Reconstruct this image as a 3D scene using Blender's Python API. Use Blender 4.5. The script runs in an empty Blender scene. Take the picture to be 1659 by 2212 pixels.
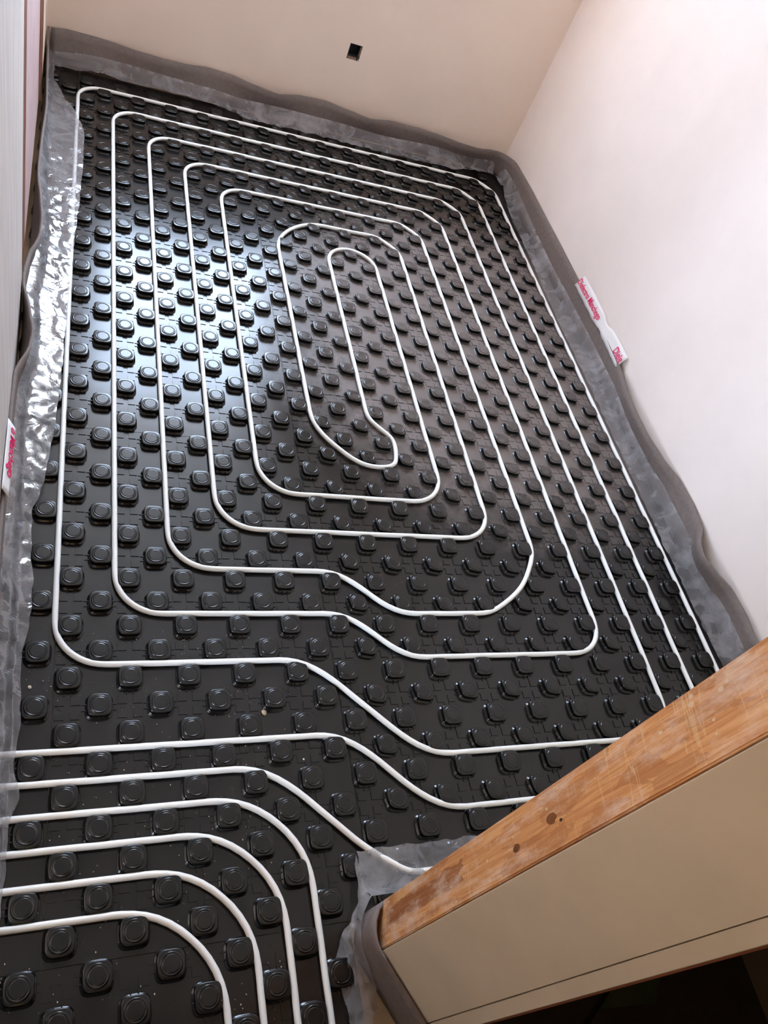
import bpy, bmesh, math, random
from mathutils import Vector, Matrix, noise
random.seed(7)
U = 0.075                      # one grid step of the studded panels, in metres
SC = bpy.context.scene
COL = SC.collection

# ------------------------------------------------------------------ camera
R = [[0.920359487645677, -0.19298072804961874, 0.3401423997416759],
     [0.049456469295055566, -0.8053478194173773, -0.5907359371195747],
     [0.387933591153762, 0.5605116665700313, -0.7316653610042172]]
cd = bpy.data.cameras.new('camera')
cam = bpy.data.objects.new('camera', cd)
COL.objects.link(cam)
M = Matrix(((R[0][0], -R[1][0], -R[2][0], 0.125119 * U),
            (R[0][1], -R[1][1], -R[2][1], -14.519083 * U),
            (R[0][2], -R[1][2], -R[2][2], 26.756156 * U),
            (0, 0, 0, 1)))
cam.matrix_world = M
cd.sensor_fit = 'VERTICAL'
cd.sensor_height = 36.0
cd.lens = 1717.4257 / 2212 * 36.0
cd.clip_start = 0.02
cd.clip_end = 60
SC.camera = cam

# ------------------------------------------------------------------ light
WX0, WX1, WZ0, WZ1 = 2.6, 19.0, 12.0, 33.9      # the window opening in the far wall
YB = 40.4                                        # far wall
XR = 31.35                                       # right wall
XL = -1.5                                        # left wall
HC = 34.7                                        # ceiling
w = bpy.data.worlds.new('overcast_sky')
SC.world = w
w.use_nodes = True
bg = w.node_tree.nodes['Background']
bg.inputs['Color'].default_value = (0.63, 0.78, 1.0, 1)
bg.inputs['Strength'].default_value = 10.0
pl = bpy.data.lights.new('window_portal', 'AREA')
pl.shape = 'RECTANGLE'
pl.size = (WX1 - WX0) * U
pl.size_y = (WZ1 - WZ0) * U
pl.cycles.is_portal = True
po = bpy.data.objects.new('window_portal', pl)
po.location = ((WX0 + WX1) / 2 * U, (YB + 4.9) * U, (WZ0 + WZ1) / 2 * U)
po.rotation_euler = (math.radians(-90), 0, 0)
COL.objects.link(po)
p2 = bpy.data.lights.new('side_window_portal', 'AREA')
p2.shape = 'RECTANGLE'
p2.size = 21 * U
p2.size_y = 21 * U
p2.cycles.is_portal = True
po2 = bpy.data.objects.new('side_window_portal', p2)
po2.location = (-36.9 * U, -24.5 * U, 17.5 * U)
po2.rotation_euler = (math.radians(90), 0, math.radians(-90))
COL.objects.link(po2)
hl = bpy.data.lights.new('hall_lamp_light', 'POINT')
hl.energy = 3.0
hl.color = (1.0, 0.66, 0.36)
hl.shadow_soft_size = 0.05
ho = bpy.data.objects.new('hall_lamp_light', hl)
ho.location = (-0.2 * U, -20.0 * U, 30.0 * U)
COL.objects.link(ho)
SC.view_settings.view_transform = 'Standard'
SC.view_settings.look = 'None'
SC.view_settings.gamma = 1
SC.view_settings.exposure = 1.66
SC.view_settings.use_curve_mapping = False
SC.cycles.max_bounces = 10
SC.cycles.diffuse_bounces = 6
SC.cycles.transparent_max_bounces = 12
SC.cycles.caustics_reflective = False
SC.cycles.caustics_refractive = False
SC.cycles.sample_clamp_indirect = 6.0
SC.cycles.use_denoising = True

# ------------------------------------------------------------------ materials
def mat(name):
    m = bpy.data.materials.new(name)
    m.use_nodes = True
    nt = m.node_tree
    return m, nt, nt.nodes['Principled BSDF']

def N(nt, kind, **kw):
    n = nt.nodes.new(kind)
    for k, v in kw.items():
        if k in n.inputs:
            n.inputs[k].default_value = v
        else:
            setattr(n, k, v)
    return n

def pos(nt, scale=(1, 1, 1), rot=(0, 0, 0)):
    g = N(nt, 'ShaderNodeNewGeometry')
    mp = N(nt, 'ShaderNodeMapping')
    mp.inputs['Scale'].default_value = scale
    mp.inputs['Rotation'].default_value = rot
    nt.links.new(g.outputs['Position'], mp.inputs['Vector'])
    return mp.outputs['Vector']

def ramp(nt, fac, stops):
    r = N(nt, 'ShaderNodeValToRGB')
    e = r.color_ramp.elements
    e[0].position, e[0].color = stops[0][0], (*stops[0][1], 1)
    e[1].position, e[1].color = stops[-1][0], (*stops[-1][1], 1)
    for p, c in stops[1:-1]:
        x = e.new(p)
        x.color = (*c, 1)
    nt.links.new(fac, r.inputs['Fac'])
    return r.outputs['Color']

def nz(nt, vec, scale, detail=4, rough=0.6, dist=0.0):
    n = N(nt, 'ShaderNodeTexNoise')
    n.inputs['Scale'].default_value = scale
    n.inputs['Detail'].default_value = detail
    n.inputs['Roughness'].default_value = rough
    n.inputs['Distortion'].default_value = dist
    nt.links.new(vec, n.inputs['Vector'])
    return n.outputs['Fac']

def bump(nt, b, height, strength, dist=0.002):
    n = N(nt, 'ShaderNodeBump')
    n.inputs['Strength'].default_value = strength
    n.inputs['Distance'].default_value = dist
    nt.links.new(height, n.inputs['Height'])
    nt.links.new(n.outputs['Normal'], b.inputs['Normal'])

def mixc(nt, fac, a, c):
    n = N(nt, 'ShaderNodeMix', data_type='RGBA')
    if isinstance(fac, float):
        n.inputs[0].default_value = fac
    else:
        nt.links.new(fac, n.inputs[0])
    for i, v in ((6, a), (7, c)):
        if isinstance(v, tuple):
            n.inputs[i].default_value = (*v, 1)
        else:
            nt.links.new(v, n.inputs[i])
    return n.outputs[2]

def math_(nt, op, a, c=None):
    n = N(nt, 'ShaderNodeMath', operation=op)
    for i, v in ((0, a), (1, c)):
        if v is None:
            continue
        if isinstance(v, (int, float)):
            n.inputs[i].default_value = v
        else:
            nt.links.new(v, n.inputs[i])
    return n.outputs[0]

def plain(name, colour, rough=0.7, vary=0.12, scale=9, bmp=0.15, spec=0.3):
    m, nt, b = mat(name)
    v = pos(nt)
    f = nz(nt, v, scale, 5)
    lo = tuple(c * (1 - vary) for c in colour)
    hi = tuple(min(1, c * (1 + vary)) for c in colour)
    nt.links.new(ramp(nt, f, [(0.3, lo), (0.7, hi)]), b.inputs['Base Color'])
    b.inputs['Roughness'].default_value = rough
    b.inputs['Specular IOR Level'].default_value = spec
    if bmp:
        bump(nt, b, nz(nt, v, scale * 14, 3), bmp)
    return m

PLASTER = plain('pink_plaster', (0.92, 0.77, 0.655), 0.85, 0.03, 3, 0.06)
RPLASTER = plain('right_wall_plaster', (0.92, 0.82, 0.76), 0.85, 0.03, 3, 0.06)
CEIL = plain('ceiling_plaster', (0.90, 0.84, 0.76), 0.9, 0.03, 3, 0.05)
GYPSUM = plain('brown_gypsum', (0.66, 0.56, 0.42), 0.85, 0.06, 5, 0.12)
GREYWALL = plain('sky_block_grey', (0.30, 0.31, 0.33), 0.9, 0.05, 2, 0.05)
HALL = plain('hall_plaster_shade_dark', (0.16, 0.125, 0.09), 0.9, 0.08, 5, 0.1)  # hall shade put into the colour, so the mats mirror little light
SCREED = plain('tan_screed', (0.36, 0.26, 0.16), 0.9, 0.15, 12, 0.3)
FOAM = plain('grey_foam', (0.185, 0.150, 0.134), 0.8, 0.12, 60, 0.2)
PIPE = plain('white_pipe', (0.80, 0.80, 0.77), 0.28, 0.02, 4, 0.0, 0.5)
DARKBOX = plain('dark_grey_plastic', (0.02, 0.022, 0.022), 0.6, 0.2, 30, 0.1)
TORN = plain('torn_plaster', (0.26, 0.17, 0.13), 0.9, 0.25, 60, 0.5)
BROWN = plain('red_brown_wood', (0.17, 0.055, 0.025), 0.6, 0.3, 8, 0.2)
CRUMB = plain('pale_crumb', (0.50, 0.42, 0.32), 0.9, 0.3, 90, 0.4)
LAMP = plain('white_lamp_plastic', (0.8, 0.8, 0.78), 0.5, 0.02, 4, 0)
FRAME = plain('white_window_frame', (0.8, 0.8, 0.8), 0.4, 0.02, 4, 0)
PLANK_AND_SHADE = plain('dark_plank_and_floor_shade', (0.03, 0.022, 0.016), 0.7, 0.3, 20, 0.2)  # plank wood; on the floor slab this dark tone stands in for shade
GREENISH = plain('dark_green_board', (0.035, 0.045, 0.022), 0.7, 0.3, 10, 0.1)

def streaked(name, lo, hi, sc=(14, 14, 0.7), rough=0.7):
    m, nt, b = mat(name)
    v = pos(nt, sc)
    nt.links.new(ramp(nt, nz(nt, v, 4, 5, 0.6), [(0.35, lo), (0.62, hi)]), b.inputs['Base Color'])
    b.inputs['Roughness'].default_value = rough
    bump(nt, b, nz(nt, v, 10, 3), 0.12)
    return m
WHITEWASH = streaked('whitewashed_plaster', (0.50, 0.45, 0.41), (0.62, 0.56, 0.52), (7, 7, 0.8))
PINKWOOD = streaked('pink_painted_wood', (0.36, 0.23, 0.22), (0.52, 0.38, 0.36), (16, 16, 1.5))

def panel_black(name, dusty):
    m, nt, b = mat(name)
    v = pos(nt)
    big = nz(nt, v, 2.6, 5, 0.65)
    fine = nz(nt, v, 45, 5, 0.7)
    # settled cement dust, thickest in one patch by the right wall, thin in the hall
    d1 = N(nt, 'ShaderNodeVectorMath', operation='DISTANCE')
    g = N(nt, 'ShaderNodeNewGeometry')
    nt.links.new(g.outputs['Position'], d1.inputs[0])
    d1.inputs[1].default_value = (23.5 * U, 18.0 * U, 0.02)
    mr = N(nt, 'ShaderNodeMapRange')
    mr.inputs['From Min'].default_value = 1.1
    mr.inputs['From Max'].default_value = 0.15
    mr.inputs['To Min'].default_value = 0.03
    mr.inputs['To Max'].default_value = 2.3
    nt.links.new(d1.outputs['Value'], mr.inputs['Value'])
    k = math_(nt, 'MULTIPLY', big, fine)
    k = math_(nt, 'MULTIPLY', k, mr.outputs[0])
    k = math_(nt, 'MULTIPLY', k, 3.2 * dusty)
    k = math_(nt, 'MINIMUM', k, 0.8)
    sx = N(nt, 'ShaderNodeSeparateXYZ')                    # dust lies only on what faces up
    nt.links.new(g.outputs['Normal'], sx.inputs[0])
    up = N(nt, 'ShaderNodeMapRange')
    up.inputs['From Min'].default_value = 0.7
    up.inputs['From Max'].default_value = 0.98
    nt.links.new(sx.outputs['Z'], up.inputs['Value'])
    k = math_(nt, 'MULTIPLY', k, up.outputs[0])
    base = mixc(nt, k, (0.0055, 0.0048, 0.0044), (0.20, 0.165, 0.15))
    # little pale grains
    vo = N(nt, 'ShaderNodeTexVoronoi')
    vo.inputs['Scale'].default_value = 38
    nt.links.new(v, vo.inputs['Vector'])
    sp = math_(nt, 'LESS_THAN', vo.outputs['Distance'], 0.035)
    pk = math_(nt, 'GREATER_THAN', nz(nt, v, 6.0, 2), 0.52)
    sp = math_(nt, 'MULTIPLY', sp, pk)
    base = mixc(nt, sp, base, (0.35, 0.31, 0.27))
    nt.links.new(base, b.inputs['Base Color'])
    rr = N(nt, 'ShaderNodeMapRange')
    rr.inputs['To Min'].default_value = 0.13
    rr.inputs['To Max'].default_value = 0.24
    nt.links.new(big, rr.inputs['Value'])
    ro = math_(nt, 'ADD', rr.outputs[0], math_(nt, 'MULTIPLY', k, 0.45))
    nt.links.new(ro, b.inputs['Roughness'])
    b.inputs['Specular IOR Level'].default_value = 0.42
    bump(nt, b, nz(nt, v, 9, 2), 0.035, 0.004)
    return m
PANEL = panel_black('black_panel_plastic', 1.15)
STUDMAT = panel_black('black_stud_plastic', 0.4)

def film_mat():
    m = bpy.data.materials.new('clear_film')
    m.use_nodes = True
    nt = m.node_tree
    nt.nodes.clear()
    out = N(nt, 'ShaderNodeOutputMaterial')
    v = pos(nt)
    warp = nz(nt, v, 5, 3)
    cr = nz(nt, v, 9, 3, 0.5, 1.6)
    cr2 = nz(nt, v, 13, 4, 0.6, 1.2)
    h = math_(nt, 'ADD', cr, math_(nt, 'MULTIPLY', cr2, 0.25))
    bn = N(nt, 'ShaderNodeBump')
    bn.inputs['Strength'].default_value = 0.45
    bn.inputs['Distance'].default_value = 0.012
    nt.links.new(h, bn.inputs['Height'])
    tr = N(nt, 'ShaderNodeBsdfTransparent')
    tr.inputs['Color'].default_value = (0.95, 0.95, 0.96, 1)
    df = N(nt, 'ShaderNodeBsdfDiffuse')
    df.inputs['Color'].default_value = (0.55, 0.53, 0.54, 1)
    tl = N(nt, 'ShaderNodeBsdfTranslucent')
    tl.inputs['Color'].default_value = (0.55, 0.53, 0.54, 1)
    gl = N(nt, 'ShaderNodeBsdfGlossy')
    gl.inputs['Roughness'].default_value = 0.1
    gl.inputs['Color'].default_value = (0.9, 0.9, 0.9, 1)
    for x in (df, gl):
        nt.links.new(bn.outputs['Normal'], x.inputs['Normal'])
    def mx(f, a, c):
        n = N(nt, 'ShaderNodeMixShader')
        if isinstance(f, float):
            n.inputs[0].default_value = f
        else:
            nt.links.new(f, n.inputs[0])
        nt.links.new(a.outputs[0], n.inputs[1])
        nt.links.new(c.outputs[0], n.inputs[2])
        return n
    milky = mx(0.35, df, tl)
    mr = N(nt, 'ShaderNodeMapRange')
    mr.inputs['From Min'].default_value = 0.36
    mr.inputs['From Max'].default_value = 0.66
    mr.inputs['To Min'].default_value = 0.16
    mr.inputs['To Max'].default_value = 0.62
    nt.links.new(math_(nt, 'ADD', math_(nt, 'MULTIPLY', warp, 0.4), math_(nt, 'MULTIPLY', cr2, 0.6)), mr.inputs['Value'])
    body = mx(mr.outputs[0], tr, milky)
    fr = N(nt, 'ShaderNodeFresnel')
    fr.inputs['IOR'].default_value = 1.55
    nt.links.new(bn.outputs['Normal'], fr.inputs['Normal'])
    k = math_(nt, 'MINIMUM', math_(nt, 'ADD', math_(nt, 'MULTIPLY', fr.outputs[0], 0.10), 0.0), 0.2)
    fin = mx(k, body, gl)
    nt.links.new(fin.outputs[0], out.inputs['Surface'])
    return m
FILM = film_mat()

def timber_mat():
    m, nt, b = mat('raw_timber')
    v = pos(nt, (20, 20, 0.7))
    grain = nz(nt, v, 7, 6, 0.6, 0.5)
    broad = nz(nt, pos(nt, (6, 6, 1.6)), 3.2, 4, 0.6, 0.8)
    col = ramp(nt, grain, [(0.32, (0.50, 0.20, 0.065)), (0.5, (0.63, 0.30, 0.11)), (0.68, (0.74, 0.41, 0.18))])
    dark = math_(nt, 'MULTIPLY', math_(nt, 'GREATER_THAN', broad, 0.56), 0.45)
    col = mixc(nt, dark, col, (0.36, 0.13, 0.035))
    # a worn dark streak low on the face
    sep = N(nt, 'ShaderNodeSeparateXYZ')
    nt.links.new(pos(nt), sep.inputs[0])
    wob = math_(nt, 'MULTIPLY', math_(nt, 'SUBTRACT', nz(nt, pos(nt, (8, 8, 3)), 4, 4), 0.5), 0.035)
    dy = math_(nt, 'ABSOLUTE', math_(nt, 'SUBTRACT', math_(nt, 'ADD', sep.outputs['Y'], wob), -11.0 * U))
    dz = math_(nt, 'ABSOLUTE', math_(nt, 'SUBTRACT', math_(nt, 'ADD', sep.outputs['Z'], math_(nt, 'MULTIPLY', wob, 5)), 5.2 * U))
    st = math_(nt, 'MULTIPLY', math_(nt, 'LESS_THAN', dy, 0.24 * U), math_(nt, 'LESS_THAN', dz, 2.6 * U))
    col = mixc(nt, math_(nt, 'MULTIPLY', st, 0.7), col, (0.26, 0.08, 0.02))
    white = ramp(nt, nz(nt, pos(nt, (7, 7, 2.5)), 3.0, 5, 0.7), [(0.48, (0, 0, 0)), (0.70, (0.7, 0.7, 0.7))])
    col = mixc(nt, white, col, (0.80, 0.66, 0.54))
    # saw marks across the grain
    sw = nz(nt, pos(nt, (0.4, 0.4, 6.5)), 4, 2, 0.5)
    sl = math_(nt, 'LESS_THAN', math_(nt, 'ABSOLUTE', math_(nt, 'SUBTRACT', sw, 0.5)), 0.006)
    sl = math_(nt, 'MULTIPLY', sl, math_(nt, 'GREATER_THAN', nz(nt, pos(nt), 9, 3), 0.48))
    col = mixc(nt, math_(nt, 'MULTIPLY', sl, 0.4), col, (0.78, 0.56, 0.30))
    # splashes of plaster
    vo = N(nt, 'ShaderNodeTexVoronoi')
    vo.inputs['Scale'].default_value = 55
    nt.links.new(pos(nt, (1, 1, 0.6)), vo.inputs['Vector'])
    sp = math_(nt, 'LESS_THAN', vo.outputs['Distance'], math_(nt, 'MULTIPLY', nz(nt, pos(nt), 7, 2), 0.35))
    sp = math_(nt, 'MULTIPLY', sp, math_(nt, 'GREATER_THAN', nz(nt, pos(nt), 18, 3), 0.55))
    col = mixc(nt, math_(nt, 'MULTIPLY', sp, 0.7), col, (0.72, 0.62, 0.45))
    nt.links.new(col, b.inputs['Base Color'])
    b.inputs['Roughness'].default_value = 0.6
    bump(nt, b, grain, 0.25, 0.003)
    return m
TIMBER = timber_mat()
KNOT = plain('timber_knot', (0.20, 0.075, 0.02), 0.6, 0.4, 60, 0.2)
KNOTCORE = plain('timber_knot_core', (0.03, 0.015, 0.008), 0.7, 0.3, 60, 0.1)
TAPE = plain('white_tape', (0.78, 0.75, 0.74), 0.45, 0.02, 6, 0.05)
INK = plain('pink_ink', (0.74, 0.02, 0.13), 0.5, 0.05, 30, 0)

# ------------------------------------------------------------------ builders
def link_mesh(name, bm, m, parent=None, smooth=False):
    for v in bm.verts:
        v.co *= U
    me = bpy.data.meshes.new(name)
    bm.normal_update()
    bm.to_mesh(me)
    bm.free()
    me.materials.append(m)
    if smooth:
        for p in me.polygons:
            p.use_smooth = True
    o = bpy.data.objects.new(name, me)
    COL.objects.link(o)
    if parent:
        o.parent = parent
    return o

def empty(name, loc=(0, 0, 0)):
    o = bpy.data.objects.new(name, None)
    o.location = Vector(loc) * U
    o.empty_display_size = 0.05
    COL.objects.link(o)
    return o

def child(name, bm, m, parent, smooth=False):
    """a part modelled in room coordinates, parented to a root that stands elsewhere"""
    o = link_mesh(name, bm, m, parent, smooth)
    o.matrix_parent_inverse = Matrix.Translation(-parent.location)
    return o

def tag(o, label=None, cat=None, group=None, kind=None):
    for k, v in (('label', label), ('category', cat), ('group', group), ('kind', kind)):
        if v:
            o[k] = v
    return o

def box(bm, x0, x1, y0, y1, z0, z1):
    v = [bm.verts.new(c) for c in ((x0, y0, z0), (x1, y0, z0), (x1, y1, z0), (x0, y1, z0),
                                   (x0, y0, z1), (x1, y0, z1), (x1, y1, z1), (x0, y1, z1))]
    for f in ((3, 2, 1, 0), (4, 5, 6, 7), (0, 1, 5, 4), (1, 2, 6, 5), (2, 3, 7, 6), (3, 0, 4, 7)):
        bm.faces.new([v[i] for i in f])

def prism(bm, bot, top, z0, z1):
    """loft between two counter-clockwise outlines"""
    a = [bm.verts.new((x, y, z0)) for x, y in bot]
    b = [bm.verts.new((x, y, z1)) for x, y in top]
    n = len(a)
    for i in range(n):
        bm.faces.new((a[i], a[(i + 1) % n], b[(i + 1) % n], b[i]))
    bm.faces.new(a[::-1])
    bm.faces.new(b)

def interp(pts, t):
    """piecewise linear y(t) through pts sorted by their first value"""
    if t <= pts[0][0]:
        return pts[0][1]
    for (a, p), (b, q) in zip(pts, pts[1:]):
        if t <= b:
            f = (t - a) / (b - a) if b > a else 0
            f = f * f * (3 - 2 * f) * 0.5 + f * 0.5
            return p + (q - p) * f
    return pts[-1][1]

def n3(x, y, z=0.0):
    return noise.noise(Vector((x, y, z)))

# ------------------------------------------------------------------ setting
def wall_with_holes(bm, xs, zs, holes, y0, y1):
    for i in range(len(xs) - 1):
        for k in range(len(zs) - 1):
            cx, cz = (xs[i] + xs[i + 1]) / 2, (zs[k] + zs[k + 1]) / 2
            if any(a < cx < b and c < cz < d for a, b, c, d in holes):
                continue
            box(bm, xs[i], xs[i + 1], y0, y1, zs[k], zs[k + 1])

HX0, HX1, HZ0, HZ1 = 16.98, 17.86, 4.85, 5.85      # recess of the electrical box
bm = bmesh.new()
wall_with_holes(bm, [-5, WX0, HX0, HX1, WX1, XR + 2], [-1, HZ0, HZ1, WZ0, WZ1, HC + 1],
                [(WX0, WX1, WZ0, WZ1), (HX0, HX1, HZ0, HZ1)], YB, YB + 5)
bmesh.ops.remove_doubles(bm, verts=bm.verts, dist=1e-4)
tag(link_mesh('wall_back', bm, PLASTER), 'pale pink plastered far wall with a small square hole', None, None, 'structure')

bm = bmesh.new()
box(bm, XR, XR + 1.6, -10.45, YB, -1, HC + 1)
tag(link_mesh('wall_right', bm, RPLASTER), 'bright plastered right wall lit by the window', None, None, 'structure')

bm = bmesh.new()
box(bm, XL - 2.2, XL + 0.03, -27, -10.2, -1, HC + 1)
box(bm, XL - 2.2, XL + 0.03, -10.2, -3.8, 27, HC + 1)
box(bm, XL - 2.2, XL + 0.03, -3.8, 16.3, -1, HC + 1)
tag(link_mesh('wall_left', bm, WHITEWASH), 'whitewashed left wall nearest the camera', None, None, 'structure')
bm = bmesh.new()
box(bm, XL - 2.2, XL - 0.35, 16.3, YB, -1, HC + 1)
box(bm, XL - 0.4, XL + 0.04, 35.0, YB, -1, HC + 1)
tag(link_mesh('wall_left', bm, PLASTER), 'strip of left wall between brown door jamb and far corner', None, None, 'structure')

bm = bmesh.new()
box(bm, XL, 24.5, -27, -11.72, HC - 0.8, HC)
tag(link_mesh('ceiling', bm, HALL), 'ceiling of the hall behind the camera, coloured dark for shade', None, None, 'structure')
bm = bmesh.new()
box(bm, XL - 1.2, XR + 2, -28.5, YB + 5, HC, HC + 1.5)
tag(link_mesh('ceiling', bm, CEIL), 'plain plastered ceiling', None, None, 'structure')
bm = bmesh.new()
box(bm, XL - 1.2, XR + 2, -28.5, YB + 3, -1.5, 0)
tag(link_mesh('floor', bm, SCREED), 'bare tan screed floor under the panels', None, None, 'structure')
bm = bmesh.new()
box(bm, 11.6, 24.5, -27, -13.9, 0, 0.05)  # slab added over the screed, its dark colour painting the room's shade
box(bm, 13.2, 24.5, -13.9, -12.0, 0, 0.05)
tag(link_mesh('floor', bm, PLANK_AND_SHADE), 'floor slab beyond the stub wall, coloured dark to stand in for shade', None, None, 'structure')
bm = bmesh.new()
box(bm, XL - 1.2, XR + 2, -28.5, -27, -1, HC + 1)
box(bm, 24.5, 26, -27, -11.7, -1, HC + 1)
tag(link_mesh('wall_front', bm, HALL), 'walls of the hall behind the camera, coloured dark for shade', None, None, 'structure')

# side room beyond the doorway on the left; its window throws daylight across onto the right wall
SY0, SY1, SZ0, SZ1 = -35.0, -14.0, 7.0, 28.0
bm = bmesh.new()
for a in ((-45, SY0, -1, HC + 1), (SY1, -2.8, -1, HC + 1), (SY0, SY1, -1, SZ0), (SY0, SY1, SZ1, HC + 1)):
    box(bm, -37, -35, a[0], a[1], a[2], a[3])
box(bm, -35, XL - 2.2, -3.8, -2.8, -1, HC + 1)
box(bm, -35, XL - 2.2, -46, -45, -1, HC + 1)
box(bm, XL - 2.2, XL - 1.2, -45, -27, -1, HC + 1)
tag(link_mesh('wall_side', bm, PLASTER), 'walls of the side room beyond the left doorway', None, None, 'structure')
bm = bmesh.new()
box(bm, -37, XL - 1.2, -46, -2.8, HC + 0.0, HC + 1.5)
tag(link_mesh('ceiling', bm, CEIL), 'ceiling of the side room beyond the left doorway', None, None, 'structure')
bm = bmesh.new()
box(bm, -37, XL - 1.2, -46, -2.8, -1.5, 0)
tag(link_mesh('floor', bm, SCREED), 'bare floor of the side room beyond the left doorway', None, None, 'structure')
win = empty('window_2', (-36, (SY0 + SY1) / 2, SZ0))
tag(win, 'window of the side room', None, None, 'structure')
bm = bmesh.new()
for a in ((SY0, SY0 + 0.6, SZ0, SZ1), (SY1 - 0.6, SY1, SZ0, SZ1), (SY0, SY1, SZ0, SZ0 + 0.6), (SY0, SY1, SZ1 - 0.6, SZ1)):
    box(bm, -36.6, -36, a[0], a[1], a[2], a[3])
child('window_frame', bm, FRAME, win)

# stub wall beside the door opening; its hall face carries a crack that closes with height
TA, TB = Vector((10.10, -10.45)), Vector((9.86, -11.72))
TD, TE = Vector((10.82, -13.80)), Vector((10.97, -14.14))
def stub(gap):
    d = (TE - TD).normalized()
    nrm = Vector((0.9, 0.43))
    b2 = TB + (TB - TA).normalized() * 0.07
    p1, p2 = TD - d * gap / 2, TD + d * gap / 2
    return [(TA.x + 0.46, TA.y), (XR, TA.y), (XR, -11.72), (13.0, -11.9), (12.4, -13.6), (TE.x + 0.55, TE.y + 0.22),
            (TE.x + 0.05, TE.y - 0.02), tuple(TE), tuple(p2), tuple(p2 + nrm * 0.12), tuple(p1 + nrm * 0.12), tuple(p1),
            tuple(b2), tuple(b2 + nrm * 0.5)][::-1]
bm = bmesh.new()
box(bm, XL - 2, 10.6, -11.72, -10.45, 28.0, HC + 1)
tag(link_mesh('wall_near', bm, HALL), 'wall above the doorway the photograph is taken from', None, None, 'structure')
bm = bmesh.new()
prism(bm, stub(0.05), stub(0.004), -1, HC + 1)
tag(link_mesh('wall_near', bm, GYPSUM), 'brown plastered stub wall behind the raw timber post', None, None, 'structure')

bm = bmesh.new()
d_ = (TE - TD).normalized()
n_ = Vector((0.9, 0.43)).normalized()
a_, b_ = TE + d_ * 0.01 + n_ * 0.02, TE + d_ * 0.07 + n_ * 0.03
q_ = [tuple(a_), tuple(b_), tuple(b_ + n_ * 0.5), tuple(a_ + n_ * 0.5)]
prism(bm, q_, q_, 0.0, HC)
bmesh.ops.recalc_face_normals(bm, faces=bm.faces)
tag(link_mesh('trim_1', bm, BROWN), 'thin brown wooden edge on the hall corner of the stub wall', None, None, 'structure')

# door in the left wall
door = empty('door_1', (XL - 0.2, 25, 1.9))
tag(door, 'door in the left wall, pink leaf in a red brown frame', None, None, 'structure')
bm = bmesh.new(); box(bm, XL - 0.35, XL + 0.0, 16.3, 18.75, 1.9, 28); child('jamb', bm, BROWN, door)
bm = bmesh.new(); box(bm, XL - 0.35, XL + 0.02, 31.2, 35.0, 1.9, 28); child('jamb', bm, BROWN, door)
bm = bmesh.new(); box(bm, XL - 0.35, XL - 0.01, 18.75, 31.2, 1.9, 27); child('door_leaf', bm, PINKWOOD, door)
bm = bmesh.new(); box(bm, XL - 0.35, XL + 0.02, 18.75, 31.2, 27, 28); child('head', bm, BROWN, door)

# window in the far wall, above the photograph
win = empty('window_1', ((WX0 + WX1) / 2, YB + 2, WZ0))
tag(win, 'window in the far wall', None, None, 'structure')
bm = bmesh.new()
t = 0.55
for a in ((WX0, WX0 + t, WZ0, WZ1), (WX1 - t, WX1, WZ0, WZ1), (WX0, WX1, WZ0, WZ0 + t), (WX0, WX1, WZ1 - t, WZ1),
          ((WX0 + WX1) / 2 - t / 2, (WX0 + WX1) / 2 + t / 2, WZ0, WZ1)):
    box(bm, a[0], a[1], YB + 4.0, YB + 4.6, a[2], a[3])
child('window_frame', bm, FRAME, win)

# unseen blocker wall added outside the window, keeping sky off the near part of the right wall
bm = bmesh.new()
box(bm, -24, -14, YB + 6, YB + 52, -40, 90)
tag(link_mesh('wall_sky_block', bm, GREYWALL), 'unseen plain wall added outside the window to block sky light', None, None, 'structure')

# ------------------------------------------------------------------ studded panels
ZB, HS = 0.10, 0.30
def stud_mesh(leaf):
    bm = bmesh.new()
    n = 36
    rings = []
    prof = [  # height, radius, squareness 0..1
        (0.000, 0.455, 1.0), (0.022, 0.44, 1.0), (0.030, 0.385, 1.0), (0.16, 0.365, 1.0), (0.18, 0.392, 1.0),
        (0.236, 0.400, 1.0), (0.256, 0.392, 1.0), (0.268, 0.376, 0.95), (0.271, 0.366, 0.9), (0.272, 0.330, 0.15), (0.272, 0.322, 0.0),
        (0.291, 0.314, 0.0), (0.298, 0.304, 0.0), (0.300, 0.294, 0.0), (0.300, 0.270, 0.0), (0.294, 0.264, 0.0), (0.294, 0.256, 0.0),
        (0.300, 0.250, 0.0), (0.300, 0.22, 0.0), (0.300, 0.10, 0.0)]
    for h, r, s in prof:
        ring = []
        for i in range(n):
            a = 2 * math.pi * i / n
            e = 2 + 1.9 * s
            k = (abs(math.cos(a)) ** e + abs(math.sin(a)) ** e) ** (-1 / e)
            if leaf:
                k *= 1 - leaf * s * 0.5 * (1 + math.sin(2 * a))
            ring.append(bm.verts.new((r * k * math.cos(a), r * k * math.sin(a), h)))
        rings.append(ring)
    for p, q in zip(rings, rings[1:]):
        for i in range(n):
            bm.faces.new((p[i], p[(i + 1) % n], q[(i + 1) % n], q[i]))
    bm.faces.new(rings[-1])
    for v in bm.verts:
        v.co *= U
    me = bpy.data.meshes.new('stud')
    bm.to_mesh(me)
    bm.free()
    me.materials.append(STUDMAT)
    for p in me.polygons:
        p.use_smooth = True
    return me
STUD_SQUARE = stud_mesh(0)
STUD_LEAF = stud_mesh(0.17)

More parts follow.
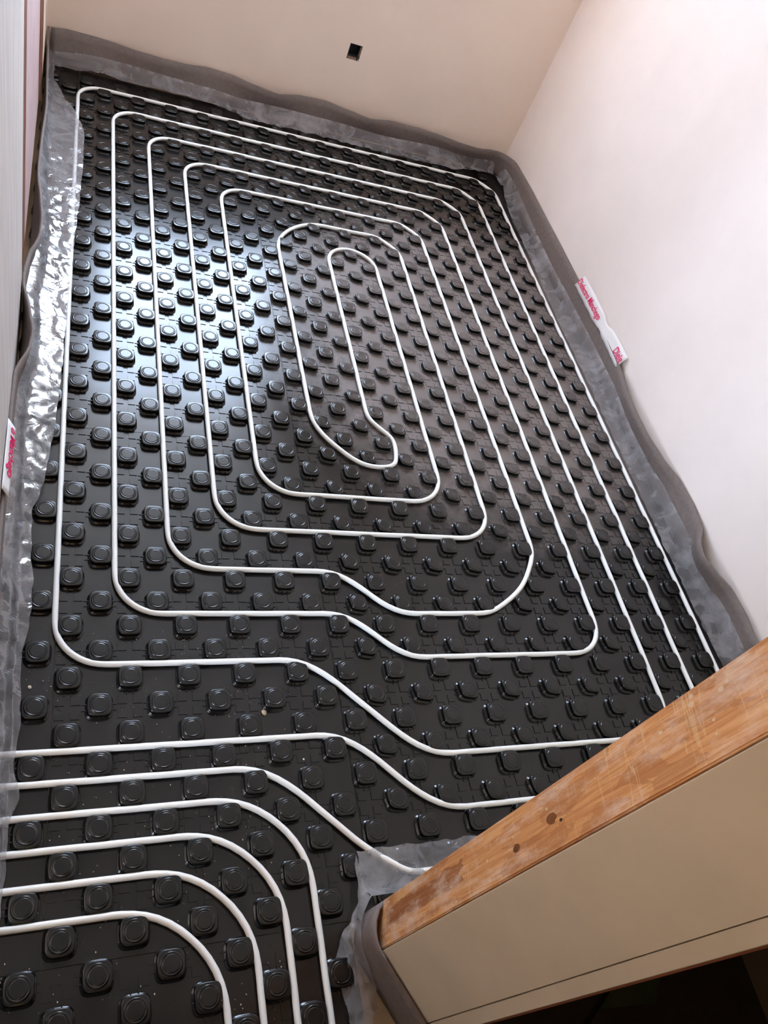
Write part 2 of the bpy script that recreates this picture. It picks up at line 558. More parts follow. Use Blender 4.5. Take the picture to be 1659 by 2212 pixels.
def sheet(bm, x0, x1, y0, y1):
    g = 0.010
    x0, x1, y0, y1 = x0 + g, x1 - g, y0 + g, y1 - g
    box(bm, x0, x1, y0, y1, 0.0, ZB)
    h = ZB + 0.028
    # moulded crosses between the studs: four low pads around a channel
    for c in range(math.ceil(x0), math.floor(x1) + 1):
        for y in range(math.ceil(y0), math.floor(y1) + 1):
            if c % 2 == 1 and y % 2 == 1:
                for sx in (-1, 1):
                    for sy in (-1, 1):
                        ax, bx = sorted((c + sx * 0.10, c + sx * 0.40))
                        ay, by = sorted((y + sy * 0.10, y + sy * 0.40))
                        if ax > x0 and bx < x1 and ay > y0 and by < y1:
                            box(bm, ax, bx, ay, by, ZB - 0.01, h)
                for dx, dy in ((1, 0), (-1, 0), (0, 1), (0, -1)):
                    for s in (-1, 1):
                        if dx:
                            ax, bx = sorted((c + dx * 0.44, c + dx * 0.62))
                            ay, by = sorted((y + s * 0.085, y + s * 0.125))
                        else:
                            ay, by = sorted((y + dy * 0.44, y + dy * 0.62))
                            ax, bx = sorted((c + s * 0.085, c + s * 0.125))
                        if ax > x0 and bx < x1 and ay > y0 and by < y1:
                            box(bm, ax, bx, ay, by, ZB - 0.01, h)

def panel(x0, x1, y0, y1, label, skip=None):
    root = empty('floor_heating_mat', ((x0 + x1) / 2, (y0 + y1) / 2, 0))
    tag(root, label, 'floor heating panel', 'black studded panels laid across the floor')
    bm = bmesh.new()
    sheet(bm, x0, x1, y0, y1)
    s = child('base_sheet', bm, PANEL, root)
    k = 0
    for c in range(math.ceil(x0), math.floor(x1) + 1):
        for y in range(math.ceil(y0), math.floor(y1) + 1):
            if (c + y) % 2 == 0:
                continue
            if c > 29 or y > 38 or (skip and skip(c, y)):
                continue
            leaf = c >= 11 and c % 2 == 0
            o = bpy.data.objects.new('stud', STUD_LEAF if leaf else STUD_SQUARE)
            o.location = (c * U, y * U, ZB * U)
            COL.objects.link(o)
            o.parent = root
            o.matrix_parent_inverse = Matrix.Translation(-root.location)
            k += 1
    return root, k

XS = [(-1.2, 0.55), (0.55, 10.55), (10.55, 20.55), (20.55, 30.94)]
YS = [(29.5, 39.45), (9.5, 29.5), (-10.6, 9.5)]
NAMES = {
    (0, 0): 'narrow black studded panel strip in the far left corner under clear film',
    (0, 1): 'narrow black studded panel strip under the shiny film along the left wall',
    (0, 2): 'narrow black studded strip with one stud column along the left wall',
    (1, 0): 'black studded panel below the far wall, left of the other two',
    (1, 1): 'black studded panel mirroring the blue white window light, left of the pipe coil centre',
    (1, 2): 'dusty black studded panel in the left foreground where loose pipes bend toward the hall',
    (2, 0): 'black studded panel below the far wall under the square hole',
    (2, 1): 'black studded panel under the centre loops of the pipe coil',
    (2, 2): 'black studded panel in front of the coil centre beside the timber post',
    (3, 0): 'black studded panel in the far right corner of the room',
    (3, 1): 'greyish dusty studded panel along the right wall below the white tape',
    (3, 2): 'black studded panel along the right wall, partly behind the timber post',
}
for i, (a, b) in enumerate(XS):
    for j, (c, d) in enumerate(YS):
        near = d if False else None
        lo = c
        if j == 2 and i >= 2:
            lo = -10.2
        panel(a, b, lo, d, NAMES[(i, j)])
panel(-1.2, 9.6, -16.6, -10.6, 'black studded panel in the dark hall nearest the camera')

# ------------------------------------------------------------------ pipes
RP, ZP = 0.107, 0.262
def fillet(pts):
    """pts = (x, y, corner radius); returns a densely sampled path with round corners"""
    out = []
    n = len(pts)
    for i, p in enumerate(pts):
        P = Vector(p[:2])
        if i in (0, n - 1) or p[2] <= 0:
            out.append(P)
            continue
        A, B = Vector(pts[i - 1][:2]) - P, Vector(pts[i + 1][:2]) - P
        la, lb = A.length, B.length
        A.normalize(); B.normalize()
        ang = A.angle(B)
        tl = min(p[2] / math.tan(ang / 2), la * 0.5, lb * 0.5)
        r = tl * math.tan(ang / 2)
        cen = P + (A + B).normalized() * (r / math.sin(ang / 2))
        s, e = P + A * tl - cen, P + B * tl - cen
        a0, a1 = math.atan2(s.y, s.x), math.atan2(e.y, e.x)
        da = (a1 - a0 + math.pi) % (2 * math.pi) - math.pi
        m = max(3, int(abs(da) / math.radians(7)))
        for k in range(m + 1):
            a = a0 + da * k / m
            out.append(cen + Vector((math.cos(a), math.sin(a))) * r)
    dense = [out[0]]
    for q in out[1:]:
        p = dense[-1]
        d = (q - p).length
        if d < 1e-4:
            continue
        m = max(1, int(d / 0.22))
        for k in range(1, m + 1):
            dense.append(p.lerp(q, k / m))
    return dense

def relax(path):
    """let the pipe give way to the studs that hold it"""
    ps = [Vector(p) for p in path]
    def push():
        for i in range(1, len(ps) - 1):
            p = ps[i]
            for c in (math.floor(p.x), math.floor(p.x) + 1):
                for y in (math.floor(p.y), math.floor(p.y) + 1):
                    if (c + y) % 2 == 0 or c > 29 or y > 38:
                        continue
                    d = p - Vector((c, y))
                    r = d.length
                    e = 3.2
                    lim = 0.385 * ((abs(d.x / r)) ** e + (abs(d.y / r)) ** e) ** (-1 / e) + RP
                    if r < lim:
                        ps[i] = p + d * ((lim - r) / r)
                        p = ps[i]
    for it in range(10):
        push()
        for lam in (0.5, -0.52):
            ps[:] = [ps[0]] + [ps[i] + ((ps[i - 1] + ps[i + 1]) * 0.5 - ps[i]) * lam for i in range(1, len(ps) - 1)] + [ps[-1]]
    push()
    for it in range(4):
        ps[:] = [ps[0]] + [ps[i] * 0.5 + (ps[i - 1] + ps[i + 1]) * 0.25 for i in range(1, len(ps) - 1)] + [ps[-1]]
    return ps

def pipe(pts, label, zf=None, seed=0):
    path = relax(fillet(pts))
    bm = bmesh.new()
    n = 14
    rings = []
    for i, p in enumerate(path):
        a, b = path[max(0, i - 1)], path[min(len(path) - 1, i + 1)]
        t = (b - a).normalized()
        nr = Vector((-t.y, t.x))
        q = p + nr * 0.0 * n3(p.x * 0.35 + seed, p.y * 0.35)
        z = ZP + 0.02 * n3(p.x * 0.4, p.y * 0.4 + seed)
        if zf:
            z += zf(p)
        rings.append([bm.verts.new((q.x + nr.x * RP * math.cos(2 * math.pi * k / n),
                                    q.y + nr.y * RP * math.cos(2 * math.pi * k / n),
                                    z + RP * math.sin(2 * math.pi * k / n))) for k in range(n)])
    for p, q in zip(rings, rings[1:]):
        for k in range(n):
            bm.faces.new((p[k], q[k], q[(k + 1) % n], p[(k + 1) % n]))
    bm.faces.new(rings[0])
    bm.faces.new(rings[-1][::-1])
    bmesh.ops.recalc_face_normals(bm, faces=bm.faces)
    o = link_mesh('heating_pipe', bm, PIPE, None, True)
    tag(o, label, 'pipe', 'white heating pipes')
    return o

coil = [
    (-2.6, -5.5, 0), (7.5, -5.5, 3.2), (11.5, -9.5, 3.4), (29.5, -9.5, 1.6),              # in from the left, behind the post
    (29.5, 37.5, 2.2), (0.5, 37.5, 1.4), (0.5, -1.5, 1.65),                                # outermost lap
    (9.5, -1.5, 3.0), (13.5, -5.5, 3.0), (25.5, -5.5, 1.6),
    (25.5, 33.5, 2.0), (4.5, 33.5, 1.4), (4.5, 2.5, 1.65),
    (11.5, 2.5, 2.6), (13.5, 0.5, 2.6), (18.8, 0.5, 4.6), (21.5, 3.2, 4.2),
    (21.5, 29.5, 2.0), (8.5, 29.5, 1.4), (8.5, 6.5, 1.65),
    (17.5, 6.5, 1.6), (17.5, 25.55, 1.5), (14.5, 25.55, 1.5), (14.5, 11.5, 1.2),
    (15.62, 10.38, 0.9), (15.62, 8.42, 1.0), (13.58, 8.42, 1.8), (11.5, 10.5, 3.2),
    (11.5, 27.5, 3.3), (19.5, 27.5, 2.2), (19.5, 4.5, 1.6),
    (6.5, 4.5, 1.65), (6.5, 31.5, 1.4), (23.5, 31.5, 2.1), (23.5, -1.5, 1.6),
    (13.5, -1.5, 2.6), (11.5, 0.5, 2.6), (2.5, 0.5, 1.65), (2.5, 35.5, 1.4),
    (27.5, 35.5, 2.2), (27.5, -7.5, 1.6), (13.5, -7.5, 3.0), (10.5, -4.5, 3.0), (-2.6, -4.5, 0)]
def lift(p):
    d = max(0.0, 1 - abs(p.y + 9.2) / 1.0) if p.x > 10 and p.x < 26 else 0
    return 0.0 + 0.18 * d
pipe(coil, 'long white pipe wound in a double spiral over the whole floor', lift)
for k, (y, x, lab) in enumerate((
        (-6.5, 8.52, 'white pipe bending to the hall, outermost of the four nested bends'),
        (-7.5, 7.52, 'white pipe bending to the hall, second from outside of the four'),
        (-8.5, 6.52, 'white pipe bending to the hall, third from outside of the four'),
        (-9.5, 5.52, 'white pipe bending to the hall, innermost of the four nested bends'))):
    pipe([(-2.6, y, 0), (x - 1.75, y, 4.6), (x, y - 1.75, 4.6), (x, -16.4, 0)], lab, None, k * 5 + 3)

# ------------------------------------------------------------------ perimeter strips: foam band with a clear film flap
def foam(bm, top, bot, thick, ins):
    """ribbon between a foot line (z=0) and a wavy top line (z=2); ins = inward horizontal direction per station"""
    prof = (0.0, 0.25, 0.5, 0.75, 1.0)
    rows = []
    for (tx, ty), (bx, by), (ix, iy) in zip(top, bot, ins):
        f, g = [], []
        for s in prof:
            e = s * s * (3 - 2 * s)
            x, y = bx + (tx - bx) * e, by + (ty - by) * e
            f.append(bm.verts.new((x, y, 0.12 + 1.9 * s)))
            g.append(bm.verts.new((x - ix * thick, y - iy * thick, 0.12 + 1.9 * s)))
        rows.append(f + g[::-1])
    for p, q in zip(rows, rows[1:]):
        n = len(p)
        for k in range(n):
            bm.faces.new((p[k], p[(k + 1) % n], q[(k + 1) % n], q[k]))
    bm.faces.new(rows[0][::-1])
    bm.faces.new(rows[-1])
    bmesh.ops.recalc_face_normals(bm, faces=bm.faces)

def film(bm, rows, amp=0.05, seed=0.0):
    """surface through stations of (x, y, z) control points, resampled and crumpled"""
    M_ = 18
    grid = []
    for r in rows:
        pts = [Vector(p) for p in r]
        L = [0]
        for a, b in zip(pts, pts[1:]):
            L.append(L[-1] + max(1e-4, (b - a).length))
        line = []
        for k in range(M_ + 1):
            t = L[-1] * k / M_
            for i in range(len(pts) - 1):
                if t <= L[i + 1] + 1e-6:
                    f = (t - L[i]) / (L[i + 1] - L[i])
                    p0, p1, p2, p3 = pts[max(0, i - 1)], pts[i], pts[i + 1], pts[min(len(pts) - 1, i + 2)]
                    q = 0.5 * (2 * p1 + (p2 - p0) * f + (2 * p0 - 5 * p1 + 4 * p2 - p3) * f * f + (3 * p1 - p0 - 3 * p2 + p3) * f ** 3)
                    q = q.lerp(p1.lerp(p2, f), 0.5)
                    break
            wgt = min(1, k / 4)
            a = amp * wgt
            rid = 1 - 2 * abs(n3(q.x * 1.3 + seed, q.y * 1.3, 3.1))
            q = q + Vector((a * n3(q.x * 2.1, q.y * 2.1, seed), a * n3(q.y * 2.3, q.x * 2.3, seed + 9),
                            a * (0.9 * rid + 0.6 * n3(q.x * 4.2, q.y * 4.2, seed + 5))))
            q.z = max(q.z, ZB + 0.03)
            line.append(bm.verts.new(q))
        grid.append(line)
    for p, q in zip(grid, grid[1:]):
        for k in range(M_):
            bm.faces.new((p[k], p[k + 1], q[k + 1], q[k]))

def strip(label, loc):
    r = empty('perimeter_strip', loc)
    return tag(r, label, 'edge insulation strip', 'grey foam edge strips with film')

# --- left wall
FL = sorted([(p[1], p[0]) for p in [(-1.30, 40.2), (-1.14, 34.88), (-1.02, 30.87), (-1.11, 27.60), (-1.14, 25.27), (-1.11, 24.22),
     (-0.92, 22.32), (-0.80, 20.94), (-0.82, 19.57), (-0.93, 19.05), (-1.21, 18.05), (-1.36, 16.70), (-1.33, 15.99), (-0.98, 14.17),
     (-0.79, 12.96), (-0.87, 12.02), (-1.33, 10.51), (-1.36, 9.15), (-1.36, 7.33), (-1.35, 5.11), (-1.35, 3.97), (-1.33, 2.00),
     (-1.33, -4), (-1.34, -10.5)]])
RL = sorted([(p[1], p[0]) for p in [(-1.1, 39), (-1.11, 34.42), (-1.05, 30.89), (-0.98, 27.25), (-0.88, 23.99), (-0.72, 21.32), (-0.80, 18.44),
     (-0.95, 16.88), (-0.84, 14.92), (-0.80, 12.84), (-1.05, 10.92), (-1.08, 8.35), (-1.03, 6.02), (-1.03, 4.82), (-0.98, 2.75),
     (-0.93, 0.82), (-0.89, -0.96), (-0.89, -2.61), (-0.82, -4.53), (-0.85, -10.5)]])
EL = sorted([(p[1], p[0]) for p in [(-0.95, 39.0), (-0.92, 37.26), (-0.39, 35.64), (0.37, 33.89), (0.72, 32.73), (0.91, 31.81), (0.93, 29.75),
     (0.85, 26.32), (0.69, 23.15), (0.62, 21.44), (0.51, 18.85), (0.44, 16.94), (0.36, 13.78), (0.30, 11.59), (0.25, 10.69), (0.20, 9.55),
     (0.08, 8.24), (-0.06, 6.72), (-0.23, 5.59), (-0.45, 4.91), (-0.41, 3.21), (-0.28, 1.77), (-0.27, 0.62), (-0.32, -0.30),
     (-0.43, -0.87), (-0.49, -1.85), (-0.38, -2.84), (-0.41, -3.94), (-0.41, -4.39), (-0.51, -4.82), (-0.25, -5.93), (-0.51, -6.67),
     (-0.51, -7.56), (-0.52, -8.42), (-0.56, -8.92), (-0.7, -10.5)]])
st = strip('grey foam edge strip with crinkled clear film along the left wall', (-1.3, 15, 0))
ys = [40.0 - 0.35 * k for k in range(145)]
bm = bmesh.new()
foam(bm, [(interp(FL, y), y) for y in ys], [(-1.28, y) for y in ys], 0.11, [(1, 0)] * len(ys))
child('foam_band', bm, FOAM, st, True)
bm = bmesh.new()
rows = []
for k in range(330):
    y = 39.2 - 0.15 * k
    xf, xr, xe = interp(FL, y), interp(RL, y), interp(EL, y)
    xf = -1.28 + (xf + 1.28) * 0.55
    xr = max(xr, xf + 0.12)
    xe = max(xe, xr + 0.2)
    far = min(1, max(0, (y - 5) / 20))
    ze = 0.44 + 0.03 * n3(0, y * 0.8)
    if xe < -0.1:
        ze = 0.40
    rows.append([(xf + 0.02, y, 1.15), (xr, y, 0.95 + 0.08 * n3(1, y * 0.6)), (xr + 0.16, y, 0.62), (xr + (xe - xr) * 0.5, y, 0.50),
                 (xe, y, ze)])
film(bm, rows, 0.06, 1.7)
child('film_flap', bm, FILM, st, True)

# --- far wall and right wall, one strip carried round the corner
FB = sorted([(-1.2, 39.9), (-0.18, 40.2), (1.16, 40.18), (2.52, 40.07), (3.91, 39.78), (5.32, 39.67), (6.77, 39.74), (8.27, 40.06),
     (9.77, 39.95), (11.27, 39.38), (12.79, 38.94), (14.49, 39.59), (16.18, 39.80), (17.79, 39.34), (19.43, 38.87), (21.30, 39.35),
     (23.12, 39.36), (24.94, 39.15), (26.73, 38.73), (28.02, 38.62), (29.5, 39.0)])
FR = sorted([(p[1], p[0]) for p in [(31.0, 37.17), (31.12, 34.27), (31.13, 30.91), (31.18, 28.05), (31.17, 24.37), (31.10, 20.51), (30.99, 16.96),
     (30.84, 15.48), (30.51, 14.00), (30.41, 12.71), (30.41, 10.96), (30.65, 9.14), (31.10, 7.57), (31.17, 6.04), (31.02, 4.68),
     (30.21, 3.36), (30.07, 2.66), (30.37, 1.86), (30.82, 0.81), (30.88, -0.60), (30.71, -1.95), (31.0, -4), (31.1, -10)]])
top, bot, ins = [], [], []
for k in range(98):
    x = -1.2 + k * 0.313
    top.append((x, interp(FB, x))); bot.append((x, 39.55)); ins.append((0, -1))
for k in range(1, 7):                                             # rounded corner
    a = k / 7 * math.pi / 2
    top.append((29.5 + 1.5 * math.sin(a), 37.6 + 1.4 * math.cos(a)))
    bot.append((29.3 + 1.55 * math.sin(a), 38.0 + 1.55 * math.cos(a)))
    ins.append((-math.sin(a), -math.cos(a)))
for k in range(136):
    y = 37.4 - k * 0.35
    top.append((interp(FR, y), y)); bot.append((30.95, y)); ins.append((-1, 0))
st = strip('grey foam edge strip with clear film along the far and right walls', (30, 38, 0))
bm = bmesh.new()
foam(bm, top, bot, 0.11, ins)
child('foam_band', bm, FOAM, st, True)
EB = sorted([(-1.0, 38.9), (0.24, 38.58), (1.02, 39.0), (2.02, 39.0), (3.41, 38.75), (4.87, 38.85), (6.72, 38.85), (8.61, 38.7), (10.3, 38.14),
     (10.85, 37.85), (12.43, 37.85), (14.51, 37.9), (16.61, 37.9), (18.74, 37.8), (20.97, 37.8), (23.21, 37.8), (26.64, 37.94),
     (27.77, 38.4), (30.3, 38.6)])
FO = sorted([(-1.11, 38.9), (1.26, 39.6), (3.37, 39.6), (5.54, 39.4), (8.52, 39.24), (10.48, 38.9), (13.30, 39.06), (17.50, 39.0), (20.46, 38.72),
     (24.80, 39.1), (28.97, 39.2), (30.08, 39.1)])
ER = sorted([(p[1], p[0]) for p in [(30.35, 38.9), (30.26, 37.70), (30.5, 37.21), (30.10, 35.19), (29.98, 33.15), (29.96, 29.31), (29.81, 22.63),
     (29.88, 14.43), (29.84, 6.90), (29.87, 0.88), (29.95, -2.03), (29.95, -9.5)]])
OR = sorted([(p[1], p[0]) for p in [(30.65, 39.0), (30.80, 36.31), (30.58, 31.04), (30.51, 26.83), (30.65, 23.44), (30.75, 19.03), (30.75, 15.76),
     (30.42, 12.0), (30.45, 9.67), (30.75, 7.80), (30.80, 4.29), (30.7, 2.5), (30.85, 1.07), (30.72, -1.86), (30.75, -9.5)]])
bm = bmesh.new()
rows = []
for k in range(208):
    x = -1.0 + 0.15 * k
    yo, ye = interp(FO, x), interp(EB, x)
    ye = min(ye, yo - 0.45)
    rows.append([(x, yo + 0.12, 1.12), (x, yo, 0.98), (x, yo - 0.18, 0.66), (x, (yo + ye) / 2 - 0.08, 0.50), (x, ye, 0.44)])
film(bm, rows, 0.075, 4.4)
rows = []
for k in range(312):
    y = 38.7 - 0.15 * k
    xo, xe = interp(OR, y), interp(ER, y)
    z = 0.30 if y < 35 else 0.40
    rows.append([(xo + 0.10, y, 1.14), (xo, y, 0.98), (xo - 0.10, y, 0.62), ((xo + xe) / 2 + 0.05, y, z + 0.06), (max(xe, 29.78), y, z - 0.06)])
film(bm, rows, 0.06, 7.9)
child('film_flap', bm, FILM, st, True)

# --- round the timber post
st = strip('grey foam edge strip with clear film wrapped round the foot of the timber post', (9.8, -11.5, 0))
pts = [(24.0, -10.30), (20, -10.30), (16, -10.28), (13, -10.28), (11.2, -10.28), (10.45, -10.36), (10.12, -10.46), (9.88, -10.66), (9.72, -10.95), (9.64, -11.25), (9.63, -11.5), (9.68, -11.74),
       (9.86, -12.12), (10.08, -12.57), (10.30, -13.02), (10.52, -13.47), (10.72, -13.88), (10.86, -14.16)]
nin = []
for i, p in enumerate(pts):
    a, b = Vector(pts[max(0, i - 1)]), Vector(pts[min(len(pts) - 1, i + 1)])
    t = (b - a).normalized()
    nin.append((t.y, -t.x))
nin = [(x, y) if (x < 0.01 or y > 0) else (x, y) for x, y in nin]
nin = [(-abs(x) if i > 4 else 0.0, abs(y) if i <= 8 else -abs(y) * 0 + y if y > 0 else abs(y) * 0.4) for i, (x, y) in enumerate(nin)]
bm = bmesh.new()
foam(bm, pts, [(p[0] + n_[0] * 0.02, p[1] + n_[1] * 0.02) for p, n_ in zip(pts, nin)], 0.085, nin)
child('foam_band', bm, FOAM, st, True)
bm = bmesh.new()
rows = []
for k in range(60):                                               # flap lying on the panels inside the room
    x = 20.0 - k * 0.168
    e = -8.6 + 0.06 * n3(x * 1.5, 0)
    rows.append([(x, -10.14, 1.1), (x, -10.02, 0.95), (x, -9.85, 0.55), (x, -9.4, 0.46), (x, e, 0.44)])
film(bm, rows, 0.07, 2.2)
rows = []
flap = [((10.10, -10.10), (10.05, -8.75)), ((9.95, -10.25), (9.95, -9.0)), ((9.80, -10.45), (9.98, -9.5)), ((9.66, -10.65), (9.85, -10.15)),
        ((9.55, -10.95), (9.50, -10.65)), ((9.50, -11.25), (9.1, -11.1)), ((9.50, -11.6), (8.95, -11.5)), ((9.56, -11.9), (8.95, -12.0)),
        ((9.72, -12.3), (9.0, -12.5)), ((9.85, -12.55), (9.05, -13.0)), ((9.9, -12.8), (9.1, -13.5)), ((9.95, -13.2), (9.2, -14.2))]
fl2 = []
for i in range(len(flap) - 1):
    for s in range(5):
        f = s / 5
        fl2.append(tuple(tuple(a + (b - a) * f for a, b in zip(p, q)) for p, q in zip(flap[i], flap[i + 1])))
for i, (a, e) in enumerate(fl2):
    f = i / len(fl2)
    zt = 1.05 if f < 0.65 else 1.05 - (f - 0.65) * 2.2
    zt = max(0.35, zt)
    z = 0.40 if f < 0.4 else 0.22
    rows.append([(a[0] + 0.06, a[1], zt), (a[0], a[1], zt * 0.85), (a[0] * 0.8 + e[0] * 0.2, a[1] * 0.8 + e[1] * 0.2, z + 0.2),
                 ((a[0] + e[0]) / 2, (a[1] + e[1]) / 2, z + 0.06), (e[0], e[1], z)])
film(bm, rows, 0.09, 5.8)
child('film_flap', bm, FILM, st, True)

# ------------------------------------------------------------------ raw timber post at the end of the stub wall
tp = empty('timber_post', (10, -11.1, 0))
tag(tp, 'raw orange timber post spattered with plaster at the end of the stub wall', 'timber post')
bm = bmesh.new()
nr = Vector((0.98, -0.19))
a, b = TA, TB
poly = [tuple(a), tuple(a + nr * 0.44), tuple(b + nr * 0.44), tuple(b)]
prism(bm, poly[::-1], poly[::-1], 0.15, HC - 0.05)
bmesh.ops.recalc_face_normals(bm, faces=bm.faces)
bmesh.ops.bevel(bm, geom=[e for e in bm.edges if abs(e.verts[0].co.z - e.verts[1].co.z) > 5], offset=0.03, segments=2, affect='EDGES')
child('beam', bm, TIMBER, tp)
def knot(f, z, r, m, name, out):
    bm = bmesh.new()
    c = TA.lerp(TB, f) - nr * out
    tdir = (TB - TA).normalized()
    ring0, ring1 = [], []
    for k in range(20):
        an = 2 * math.pi * k / 20
        rr = r * (1 + 0.18 * n3(math.cos(an) * 2 + z, math.sin(an) * 2))
        p = c + tdir * rr * math.cos(an)
        zz = z + rr * 1.9 * math.sin(an)
        ring0.append(bm.verts.new((p.x + nr.x * 0.1, p.y + nr.y * 0.1, zz)))
        ring1.append(bm.verts.new((p.x, p.y, zz)))
    for k in range(20):
        bm.faces.new((ring0[k], ring0[(k + 1) % 20], ring1[(k + 1) % 20], ring1[k]))
    bm.faces.new(ring1)
    bmesh.ops.recalc_face_normals(bm, faces=bm.faces)
    return child(name, bm, m, tp)
knot(0.62, 10.6, 0.085, KNOT, 'knot', 0.004)
knot(0.50, 12.2, 0.11, KNOT, 'knot', 0.004)
knot(0.60, 12.55, 0.03, KNOTCORE, 'knot', 0.008)

# ------------------------------------------------------------------ tapes with lettering
def lettering(name, text, width, origin, right, up, parent, m, off):
    cu = bpy.data.curves.new(name, 'FONT')
    cu.body = text
    cu.size = 1.0
    cu.extrude = 0.004
    cu.offset = 0.012
    to = bpy.data.objects.new(name, cu)
    COL.objects.link(to)
    dg = bpy.context.evaluated_depsgraph_get()
    me = bpy.data.meshes.new_from_object(to.evaluated_get(dg))
    bpy.data.objects.remove(to)
    xs_ = [v.co.x for v in me.vertices]
    k = width / (max(xs_) - min(xs_))
    x0 = min(xs_)
    right, up = Vector(right).normalized(), Vector(up).normalized()
    nrm = right.cross(up)
    for v in me.vertices:
        p = Vector(origin) + right * (v.co.x - x0) * k + up * v.co.y * k * 1.25 + nrm * (off + v.co.z)
        v.co = p * U
    me.materials.clear()
    me.materials.append(m)
    o = bpy.data.objects.new(name, me)
    COL.objects.link(o)
    o.parent = parent
    o.matrix_parent_inverse = Matrix.Translation(-parent.location)
    return o

def tape_mesh(bm, stations, thick=0.012):
    rows = []
    for lo, hi in stations:
        lo, hi = Vector(lo), Vector(hi)
        rows.append([bm.verts.new(lo.lerp(hi, k / 4)) for k in range(5)])
    for p, q in zip(rows, rows[1:]):
        for k in range(4):
            bm.faces.new((p[k], p[k + 1], q[k + 1], q[k]))
    bmesh.ops.recalc_face_normals(bm, faces=bm.faces)
    bmesh.ops.solidify(bm, geom=bm.faces[:], thickness=thick)

tr = empty('printed_tape', (31.1, 20, 2))
tag(tr, 'crumpled white tape with pink lettering on the foam of the right wall', 'tape')
bm = bmesh.new()
stn = []
for k in range(31):
    y = 24.1 - k * 0.255
    wob = 0.05 * n3(y * 1.7, 2.0)
    fold = math.exp(-((y - 19.6) / 0.5) ** 2)
    stn.append(((30.98 + wob * 0.5 - 0.08 * max(0, (19 - y) / 3), y, 1.78 + 0.10 * fold + wob), (31.27, y, 2.62 + 0.1 * wob - 0.2 * fold)))
tape_mesh(bm, stn)
child('tape_band', bm, TAPE, tr, True)
upv = (0.29, 0, 0.84)
lettering('lettering', 'Dielectro Manchego', 3.7, (31.045, 24.05, 2.03), (0, -1, 0), upv, tr, INK, 0.045)
lettering('lettering', 'Diele', 1.02, (31.045, 17.55, 2.03), (0, -1, 0), upv, tr, INK, 0.075)

tl = empty('printed_tape', (-1.4, 5.5, 2))
tag(tl, 'white tape with pink lettering on the foam of the left wall', 'tape')
bm = bmesh.new()
tape_mesh(bm, [((-1.20, 7.55 - 0.3 * k, 1.90), (-1.44, 7.55 - 0.3 * k, 2.45)) for k in range(12)])
child('tape_band', bm, TAPE, tl, True)
lettering('lettering', 'o Manchego', 2.3, (-1.335, 7.35, 2.22), (0, -1, 0), (0.24, 0, -0.55), tl, INK, 0.03)

# ------------------------------------------------------------------ box in the far wall
eb = empty('electrical_box', ((HX0 + HX1) / 2, YB, HZ0))
tag(eb, 'small square electrical box sunk in the far wall', 'electrical box')
bm = bmesh.new()
box(bm, HX0, HX1, YB + 0.62, YB + 0.66, HZ0, HZ1)
t = 0.05
box(bm, HX0, HX0 + t, YB + 0.02, YB + 0.62, HZ0, HZ1)
box(bm, HX1 - t - 0.12, HX1 - 0.12, YB + 0.02, YB + 0.62, HZ0, HZ1)
box(bm, HX0 + t, HX1 - t - 0.12, YB + 0.02, YB + 0.62, HZ0 + 0.2, HZ0 + 0.2 + t)
box(bm, HX0 + t, HX1 - t - 0.12, YB + 0.02, YB + 0.62, HZ1 - t, HZ1)
child('box_shell', bm, DARKBOX, eb)
bm = bmesh.new()
box(bm, HX0, HX1 - 0.2, YB + 0.03, YB + 0.4, HZ0 - 0.02, HZ0 + 0.19)
box(bm, HX1 - 0.11, HX1 + 0.01, YB + 0.05, YB + 0.4, HZ0 + 0.3, HZ1)
child('mortar', bm, TORN, eb)

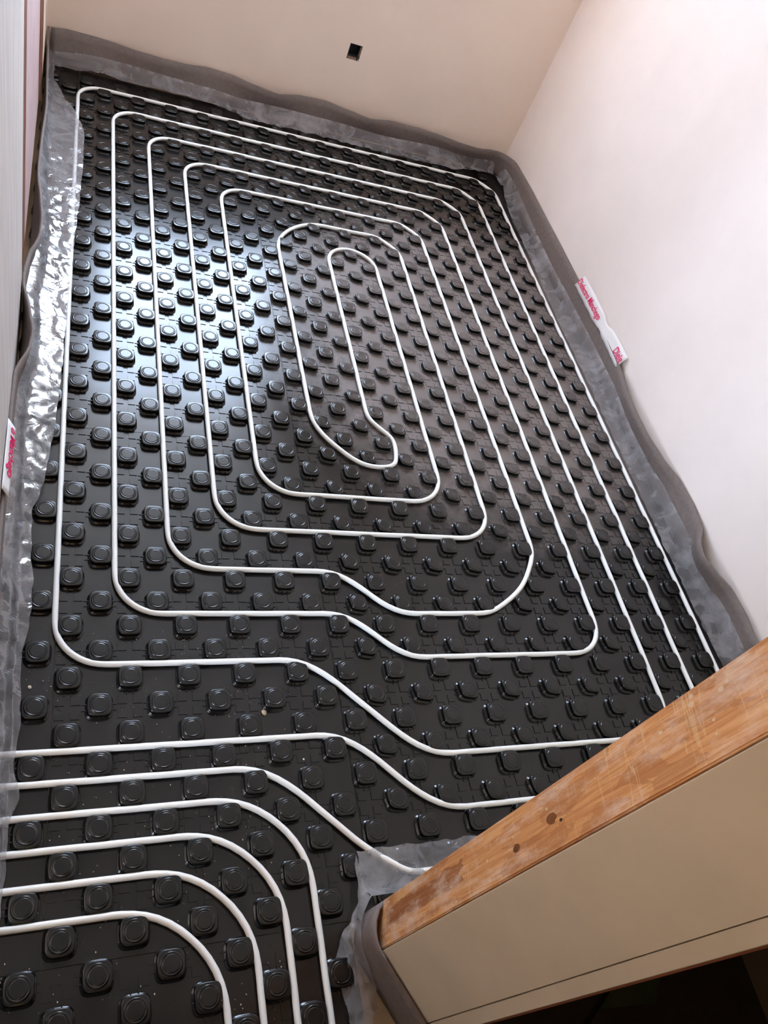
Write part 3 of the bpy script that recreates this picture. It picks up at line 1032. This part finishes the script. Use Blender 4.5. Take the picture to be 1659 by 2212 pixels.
# ------------------------------------------------------------------ crumbs of plaster on the panels
def chip(x, y, z, r, label):
    bm = bmesh.new()
    bmesh.ops.create_icosphere(bm, subdivisions=2, radius=r)
    for v in bm.verts:
        v.co *= 1 + 0.5 * n3(v.co.x * 9 + x, v.co.y * 9 + y, v.co.z * 9)
        v.co.z *= 0.45
        v.co += Vector((x, y, z + r * 0.3))
    return tag(link_mesh('plaster_chip', bm, CRUMB), label, 'plaster chip')
chip(-0.16, -2.19, ZB, 0.06, 'pale plaster chip on the narrow strip by the left wall')
chip(7.6, -3.48, ZB, 0.10, 'pale plaster chip at the foot of a stud in the middle foreground')
chip(8.82, -5.27, ZB, 0.05, 'small plaster chip between the two highest foreground pipes')
bm = bmesh.new()
for k in range(420):
    x, y = random.uniform(-0.6, 7.5), random.uniform(-14.5, 0.5)
    if random.random() > 0.35 + 0.5 * n3(x * 0.6, y * 0.6) + 0.3:
        continue
    dx, dy = x - round(x), y - round(y)
    if (round(x) + round(y)) % 2 and math.hypot(dx, dy) < 0.5:
        continue
    r = random.uniform(0.008, 0.022)
    m4 = Matrix.Translation((x, y, ZB + 0.035)) @ Matrix.Diagonal((r, r * random.uniform(0.6, 1.6), r, 1)) @ Matrix.Rotation(random.random() * 6, 4, 'Z')
    bmesh.ops.create_icosphere(bm, subdivisions=1, radius=1, matrix=m4)
tag(link_mesh('plaster_grit', bm, CRUMB), 'scattered plaster grit on the foreground panels', 'grit', None, 'stuff')

# ------------------------------------------------------------------ unlit room beyond the stub wall, and the hall lamp
bm = bmesh.new()
prism(bm, [(15.5, -15.6), (15.9, -15.9), (21.5, -12.5), (21.2, -12.1)], [(15.5, -15.6), (15.9, -15.9), (21.5, -12.5), (21.2, -12.1)], 0.05, 0.6)
tag(link_mesh('plank', bm, PLANK_AND_SHADE), 'dark plank lying on the darkened floor beyond the stub wall', 'plank')
bm = bmesh.new()
prism(bm, [(17.4, -14.4), (19.6, -14.6), (20.6, -13.2), (18.9, -13.3)][::1], [(17.4, -14.4), (19.6, -14.6), (20.6, -13.2), (18.9, -13.3)], 0.62, 0.75)
tag(link_mesh('board', bm, GREENISH), 'dark green board lying across the plank beyond the stub wall', 'board')
lm = empty('hall_lamp', (-0.2, -20, 30))
tag(lm, 'bare bulb hanging in the hall behind the camera', 'lamp')
bm = bmesh.new()
bmesh.ops.create_cone(bm, cap_ends=True, segments=16, radius1=0.25, radius2=0.2, depth=0.7, matrix=Matrix.Translation((-0.2, -20, 31.4)))
child('lamp_holder', bm, LAMP, lm)
bm = bmesh.new()
bmesh.ops.create_cone(bm, cap_ends=True, segments=8, radius1=0.04, radius2=0.04, depth=3.2, matrix=Matrix.Translation((-0.2, -20, 33.2)))
child('lamp_cord', bm, LAMP, lm)
